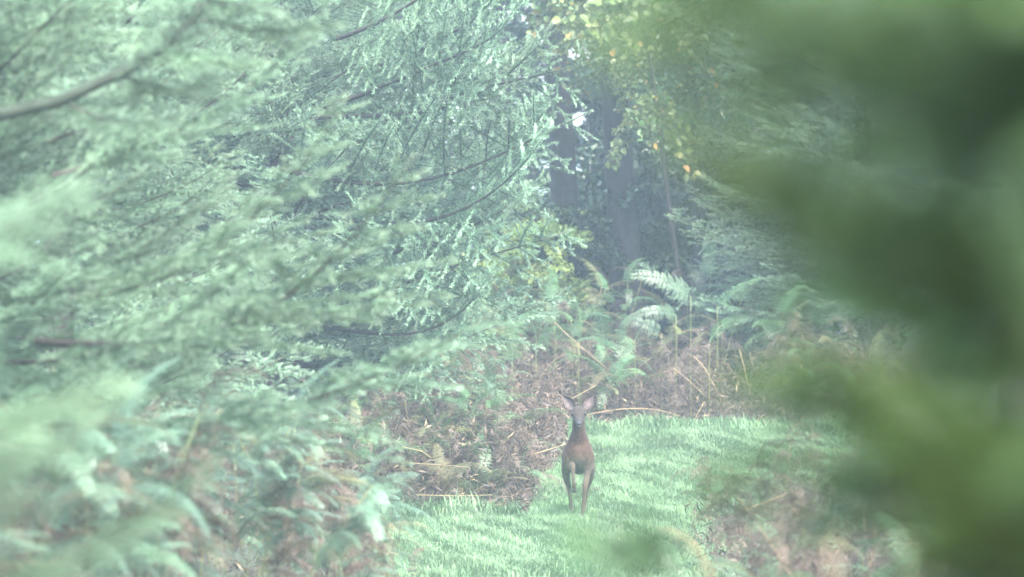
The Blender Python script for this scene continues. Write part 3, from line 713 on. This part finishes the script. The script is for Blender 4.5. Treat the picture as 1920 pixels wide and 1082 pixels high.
# ================================================================== ROE DEER
def build_deer():
    x0 = at(1085, 975, 50).x; root = thing('roe_deer', 'brown roe deer trotting towards the camera with one foreleg raised', 'deer', (x0, 50, gz(x0, 50) + .005))
    bm_ = MB()
    def ell(P, RX, RZ, k=20, sub=6):
        """closed elliptical loft along P with radii across (RX) and along the other axis (RZ)"""
        P = np.asarray(P, float); n0 = len(P); s0 = np.arange(n0); s = np.linspace(0, n0 - 1, (n0 - 1) * sub + 1)
        def cr(A):
            A = np.asarray(A, float); o = []
            for t in s:
                i = int(min(t, n0 - 2)); f = t - i
                p = [A[max(i - 1, 0)], A[i], A[i + 1], A[min(i + 2, n0 - 1)]]
                o.append(.5 * (2 * p[1] + (p[2] - p[0]) * f + (2 * p[0] - 5 * p[1] + 4 * p[2] - p[3]) * f * f + (3 * p[1] - 3 * p[2] + p[3] - p[0]) * f ** 3))
            return np.array(o)
        P = cr(P); RX = np.maximum(cr(RX), .003); RZ = np.maximum(cr(RZ), .003); n = len(P)
        T = np.gradient(P, axis=0); T /= np.linalg.norm(T, axis=1)[:, None]
        A = np.tile([1., 0, 0], (n, 1)); A -= (A * T).sum(1)[:, None] * T; A /= np.linalg.norm(A, axis=1)[:, None]; B = np.cross(T, A)
        # round caps
        def ring(c, a, b, rx, rz): 
            an = np.arange(k) * 2 * PI / k
            return c + rx * np.cos(an)[:, None] * a + rz * np.sin(an)[:, None] * b
        rings = []
        for q in (.35, .7, .93): rings.append(ring(P[0] - T[0] * min(RX[0], RZ[0]) * math.sqrt(1 - q * q), A[0], B[0], RX[0] * q, RZ[0] * q))
        for i in range(n): rings.append(ring(P[i], A[i], B[i], RX[i], RZ[i]))
        for q in (.93, .7, .35): rings.append(ring(P[-1] + T[-1] * min(RX[-1], RZ[-1]) * math.sqrt(1 - q * q), A[-1], B[-1], RX[-1] * q, RZ[-1] * q))
        m = len(rings); V = np.concatenate(rings)
        i = np.arange(m - 1)[:, None] * k; j = np.arange(k)[None]; j2 = (j + 1) % k
        Q = np.stack([i + j, i + j2, i + k + j2, i + k + j], -1).reshape(-1, 4)
        V = np.concatenate([V, rings[0].mean(0)[None], rings[-1].mean(0)[None]])
        T_ = [((q + 1) % k, q, m * k) for q in range(k)] + [((m - 1) * k + q, (m - 1) * k + (q + 1) % k, m * k + 1) for q in range(k)]
        bm_.add(V, T_, Q)
    # trunk of the body, chest towards -Y
    ell([(0, .0, .585), (0, .08, .60), (0, .22, .60), (0, .40, .595), (0, .56, .625), (0, .68, .64)], [.075, .105, .128, .13, .115, .06], [.13, .165, .165, .15, .15, .09])
    # neck
    ell([(0, .10, .57), (0, .045, .66), (0, .01, .75), (0, -.045, .83), (-.002, -.085, .92), (-.002, -.08, .98)], [.122, .128, .096, .066, .055, .048], [.15, .13, .085, .06, .052, .05])
    # skull and muzzle
    ell([(-.002, -.05, 1.02), (-.002, -.10, 1.02), (-.002, -.145, .99), (-.002, -.19, .955), (-.002, -.235, .925), (-.002, -.262, .910)], [.052, .072, .066, .042, .030, .024], [.045, .058, .056, .041, .030, .022])
    ell([(-.002, -.12, .955), (-.002, -.18, .925), (-.002, -.235, .896)], [.036, .027, .018], [.03, .022, .013])
    for s in (1, -1):   # brow over the eye
        ell([(s * .044 - .002, -.120, 1.040), (s * .046 - .002, -.142, 1.034)], [.015, .013], [.014, .012])
    # shoulders and thighs
    for s in (1, -1):
        ell([(s * .074, .07, .69), (s * .094, .04, .60), (s * .085, .03, .50)], [.032, .048, .036], [.06, .07, .045])
        ell([(s * .06, .60, .68), (s * .095, .56, .58), (s * .108, .50, .46)], [.05, .055, .04], [.09, .11, .07])
    # standing foreleg (photo right)
    ell([(.085, .04, .52), (.078, .03, .42), (.058, .0, .30), (.048, .0, .20), (.038, -.005, .09), (.036, -.02, .045)], [.040, .029, .024, .0165, .019, .017], [.05, .032, .025, .018, .02, .018])
    # raised foreleg (photo left)
    ell([(-.078, .05, .53), (-.068, -.02, .49), (-.062, -.13, .535), (-.058, -.155, .52), (-.054, -.14, .44), (-.048, -.12, .36), (-.044, -.09, .315)], [.038, .03, .020, .020, .017, .017, .016], [.05, .036, .020, .019, .016, .017, .016])
    # hind legs
    ell([(-.112, .48, .48), (-.108, .52, .38), (-.085, .60, .29), (-.075, .58, .22), (-.064, .54, .10), (-.062, .52, .05)], [.044, .032, .022, .0175, .019, .017], [.065, .04, .028, .019, .019, .017])
    ell([(.118, .48, .48), (.112, .54, .38), (.092, .64, .30), (.080, .66, .22), (.060, .66, .12), (.056, .63, .075)], [.044, .032, .022, .0175, .019, .017], [.065, .04, .028, .019, .019, .017])
    # tail stub
    ell([(0, .70, .70), (0, .735, .66)], [.02, .014], [.02, .014])
    me = bm_.mesh('deer_raw')
    tmp = bpy.data.objects.new('tmp', me); C.objects.link(tmp)
    md = tmp.modifiers.new('r', 'REMESH'); md.mode = 'VOXEL'; md.voxel_size = .0065
    sm = tmp.modifiers.new('s', 'SMOOTH'); sm.factor = .5; sm.iterations = 4
    dg = bpy.context.evaluated_depsgraph_get(); ev = tmp.evaluated_get(dg)
    body = bpy.data.meshes.new_from_object(ev); bpy.data.objects.remove(tmp); body.name = 'body'
    n = len(body.vertices); co = np.zeros(n * 3, np.float32); body.vertices.foreach_get('co', co); co = co.reshape(-1, 3)
    nm = np.zeros(n * 3, np.float32); body.vertices.foreach_get('normal', nm); nm = nm.reshape(-1, 3)
    x, y, z = co.T
    rgd = np.random.default_rng(4)
    base = np.array([.056, .040, .028]); col = np.tile(base, (n, 1))
    def mixc(c, f): 
        nonlocal col
        f = np.clip(f, 0, 1)[:, None]; col = col * (1 - f) + np.array(c) * f
    mixc((.068, .042, .028), smooth(.1, .0, y) * smooth(.52, .62, z) * smooth(.86, .76, z))      # reddish shoulder
    mixc((.10, .065, .045), smooth(.80, .87, z) * smooth(.96, .90, z) * smooth(-.12, -.05, y) * smooth(-.02, -.06, y) * .5)
    mixc((.018, .013, .013), smooth(.60, .53, z) * smooth(.082, .045, abs(x - .018)) * smooth(.36, .42, z) * smooth(-.105, -.075, y) * .92)  # shadow between the forelegs, painted into the coat
    mixc((.032, .027, .025), smooth(.93, .97, z) * .8)                                               # grey-brown face
    mixc((.030, .030, .034), smooth(.99, .95, z) * smooth(-.16, -.20, y) * .8)
    mixc((.5, .47, .45), smooth(.906, .899, z) * smooth(-.19, -.21, y))                           # white chin
    mixc((.10, .077, .06), smooth(-.05, -.10, y) * smooth(.58, .52, z) * smooth(.32, .38, z) * smooth(.0, -.02, x) )  # pale raised leg
    mixc((.11, .082, .064), smooth(.03, .0, y) * smooth(.54, .47, z) * smooth(.30, .38, z) * smooth(.04, .055, x) * .85)
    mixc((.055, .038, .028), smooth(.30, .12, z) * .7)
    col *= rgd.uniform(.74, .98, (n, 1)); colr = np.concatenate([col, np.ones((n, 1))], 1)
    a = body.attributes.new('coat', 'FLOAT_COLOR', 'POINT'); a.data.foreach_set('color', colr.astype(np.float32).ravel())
    def coat(name, rough=.75, attr=True, c=(.1, .1, .1), bump=True):
        m = bpy.data.materials.new(name); m.use_nodes = True; t = m.node_tree; L = t.links.new; p = t.nodes['Principled BSDF']
        p.inputs['Roughness'].default_value = rough; p.inputs['Specular IOR Level'].default_value = .1 if attr else .4
        p.inputs['Base Color'].default_value = (*c, 1)
        if attr:
            aa = N(t, 'ShaderNodeAttribute', attribute_name='coat'); tc = N(t, 'ShaderNodeTexCoord'); mp = N(t, 'ShaderNodeMapping'); mp.inputs['Scale'].default_value = (1, 1, .35)
            nz = N(t, 'ShaderNodeTexNoise'); nz.inputs['Scale'].default_value = 70; nz.inputs['Detail'].default_value = 4
            mr = N(t, 'ShaderNodeMapRange'); mr.inputs[1].default_value = .3; mr.inputs[2].default_value = .7; mr.inputs[3].default_value = .65; mr.inputs[4].default_value = 1.3
            vm = N(t, 'ShaderNodeVectorMath', operation='SCALE'); b = N(t, 'ShaderNodeBump'); b.inputs['Strength'].default_value = .5; b.inputs['Distance'].default_value = .006
            L(tc.outputs['Object'], mp.inputs[0]); L(mp.outputs[0], nz.inputs[0]); L(nz.outputs[0], mr.inputs[0]); L(aa.outputs['Color'], vm.inputs[0]); L(mr.outputs[0], vm.inputs['Scale'])
            L(vm.outputs[0], p.inputs['Base Color']); L(nz.outputs[0], b.inputs['Height']); L(b.outputs[0], p.inputs['Normal'])
            p.inputs['Sheen Weight'].default_value = .08; p.inputs['Sheen Roughness'].default_value = .5
        return m
    mc = coat('deer_coat'); dark = coat('deer_hoof', .4, False, (.025, .02, .018)); nose_m = coat('deer_nose', .55, False, (.02, .022, .028)); eye_m = coat('deer_eye', .08, False, (.012, .009, .008))
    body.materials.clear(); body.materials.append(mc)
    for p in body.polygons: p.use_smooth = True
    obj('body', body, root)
    # short hair over the body, one thin triangle each
    nh = 42000; pick = rgd.integers(0, n, nh); O = co[pick] + rgd.normal(size=(nh, 3)) * .003; Nn = nm[pick]
    flow = np.stack([0 * pick, .75 + 0 * pick, -.65 + 0 * pick], 1).astype(float) + rgd.normal(size=(nh, 3)) * .35
    flow[O[:, 1] < -.09] += [0, .6, .4]
    flow -= (flow * Nn).sum(1)[:, None] * Nn; flow /= np.linalg.norm(flow, axis=1)[:, None] + 1e-9
    hl = np.where(O[:, 2] > .93, .006, np.where(O[:, 2] < .32, .007, .015)) * rgd.uniform(.6, 1.3, nh)
    D = flow * .86 + Nn * .5; sdv = np.cross(D, Nn); sdv /= np.linalg.norm(sdv, axis=1)[:, None] + 1e-9
    keep = ~((O[:, 1] < -.13) & (O[:, 2] > .88))
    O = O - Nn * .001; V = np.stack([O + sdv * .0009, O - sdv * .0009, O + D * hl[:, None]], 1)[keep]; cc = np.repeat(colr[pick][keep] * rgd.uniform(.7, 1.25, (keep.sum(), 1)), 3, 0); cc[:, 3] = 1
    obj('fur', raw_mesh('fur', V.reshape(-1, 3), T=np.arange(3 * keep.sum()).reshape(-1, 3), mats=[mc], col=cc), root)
    # ears: cupped leaf shapes
    for s, tipx, tipz, bx in ((-1, -.150, 1.182, -.058), (1, .146, 1.196, .055)):
        B0 = np.array([bx, -.085, 1.05]); Tp = np.array([tipx, -.075, tipz]); ax = Tp - B0; ax_n = norm(ax)
        side = norm(np.cross(ax_n, [0, -1., 0])); fwd = norm(np.cross(side, ax_n)); fwd = fwd if fwd[1] < 0 else -fwd
        nu, nv = 11, 9; Vv = []; Cc = []
        for layer in (0, 1):
            for iu in range(nu):
                u = iu / (nu - 1); wd = .052 * math.sin(min(1, u * 1.02 + .13) * PI) ** .75 * (1 - .1 * u) + .003
                for iv in range(nv):
                    v = iv / (nv - 1) * 2 - 1
                    p = B0 + ax * u * 1.02 + side * v * wd + fwd * (abs(v) ** 1.6 * .026 * math.sin(PI * min(1, u + .15)) - .02 * (1 - v * v) * math.sin(PI * u)) - fwd * (.0035 * layer)
                    Vv.append(p)
                    c = np.array([.10, .08, .078]) if layer == 0 else base * .8
                    if layer == 0:
                        e = max(abs(v) ** 3, u ** 6); c = c * (1 - e) + np.array([.03, .022, .02]) * e
                        if u < .25: c = c * .75
                    Cc.append([*c, 1])
        Qq = []
        for layer in (0, 1):
            o = layer * nu * nv
            for iu in range(nu - 1):
                for iv in range(nv - 1):
                    a_ = o + iu * nv + iv; Qq.append((a_, a_ + 1, a_ + nv + 1, a_ + nv))
        m_ = nu * nv
        for iu in range(nu - 1):
            for iv in (0, nv - 1): a_ = iu * nv + iv; Qq.append((a_, a_ + nv, a_ + nv + m_, a_ + m_))
        for iv in range(nv - 1):
            a_ = (nu - 1) * nv + iv; Qq.append((a_, a_ + 1, a_ + 1 + m_, a_ + m_))
        obj('ear', raw_mesh('ear', Vv, Q=Qq, mats=[mc], smoothf=True, col=Cc), root)
    def blob(name, c, r, m, k=12, shape=None):
        V = []; Q = []; T = []
        for i in range(1, 8):
            th = PI * i / 8
            for j in range(k): ph = 2 * PI * j / k; V.append((c[0] + r[0] * math.sin(th) * math.cos(ph), c[1] + r[1] * math.sin(th) * math.sin(ph), c[2] + r[2] * math.cos(th) * (1 if not shape else (1 if math.cos(th) < 0 else .7))))
        for i in range(6):
            for j in range(k): a_ = i * k + j; b_ = i * k + (j + 1) % k; Q.append((a_, b_, b_ + k, a_ + k))
        V += [(c[0], c[1], c[2] + r[2]), (c[0], c[1], c[2] - r[2])]
        T = [(j, len(V) - 2, (j + 1) % k) for j in range(k)] + [(6 * k + (j + 1) % k, len(V) - 1, 6 * k + j) for j in range(k)]
        return obj(name, raw_mesh(name, V, T=T, Q=Q, mats=[m], smoothf=True), root)
    blob('eye', (.0560, -.160, 1.006), (.0165, .016, .017), eye_m); blob('eye', (-.0600, -.160, 1.006), (.0165, .016, .017), eye_m)
    blob('nose', (-.002, -.281, .918), (.027, .018, .020), nose_m, shape=1)
    for s in (1, -1): blob('nostril', (s * .0135 - .002, -.298, .919), (.0055, .004, .0045), eye_m)
    # cloven hooves: two tapered toes each
    for hx, hy, hz, tilt in ((.034, -.03, .0, 0), (-.060, .505, .028, 0), (.054, .615, .045, .5), (-.042, -.065, .262, 1.1)):
        for s in (1, -1):
            mb = MB(); c = np.array([hx + s * .0085, hy, hz]); sl = np.array([0, -.016 * math.cos(tilt) + .03 * math.sin(tilt), -.0]) 
            top = c + np.array([-s * .002, .012, .048]); bot = c + sl
            mb.tube([top, top * .6 + bot * .4, bot + [0, 0, .004], bot], [.0085, .0105, .011, .009], 9, tint=.3)
            obj('hoof', mb.mesh('hoof', [dark], True), root)
    return root
build_deer()
# dark dead frond tip that lies on the grass behind the deer's hooves
hero_frond(1100, 920, 52.5, FD[3], M['bracken_dead'], 'dark dead frond lying on the grass beside the deer legs', (.6, .1, -.3), .32)

# ================================================================== HAZE
hm = bpy.data.materials.new('haze_air'); hm.use_nodes = True; t = hm.node_tree; t.nodes.clear()
o_ = N(t, 'ShaderNodeOutputMaterial'); pv = N(t, 'ShaderNodeVolumePrincipled')
pv.inputs['Color'].default_value = (.68, .87, 1, 1); pv.inputs['Density'].default_value = HAZE; pv.inputs['Anisotropy'].default_value = .35
t.links.new(pv.outputs[0], o_.inputs['Volume'])
a, b = (-2100, -520, -3.0), (2100, 2520, 14.5)
V = [(x, y, z) for z in (a[2], b[2]) for y in (a[1], b[1]) for x in (a[0], b[0])]
Q = [(0, 2, 3, 1), (4, 5, 7, 6), (0, 1, 5, 4), (2, 6, 7, 3), (0, 4, 6, 2), (1, 3, 7, 5)]
tag(obj('haze', raw_mesh('haze', V, Q=Q, mats=[hm])), 'pale blue morning haze in the air of the ride', 'haze', kind='stuff')
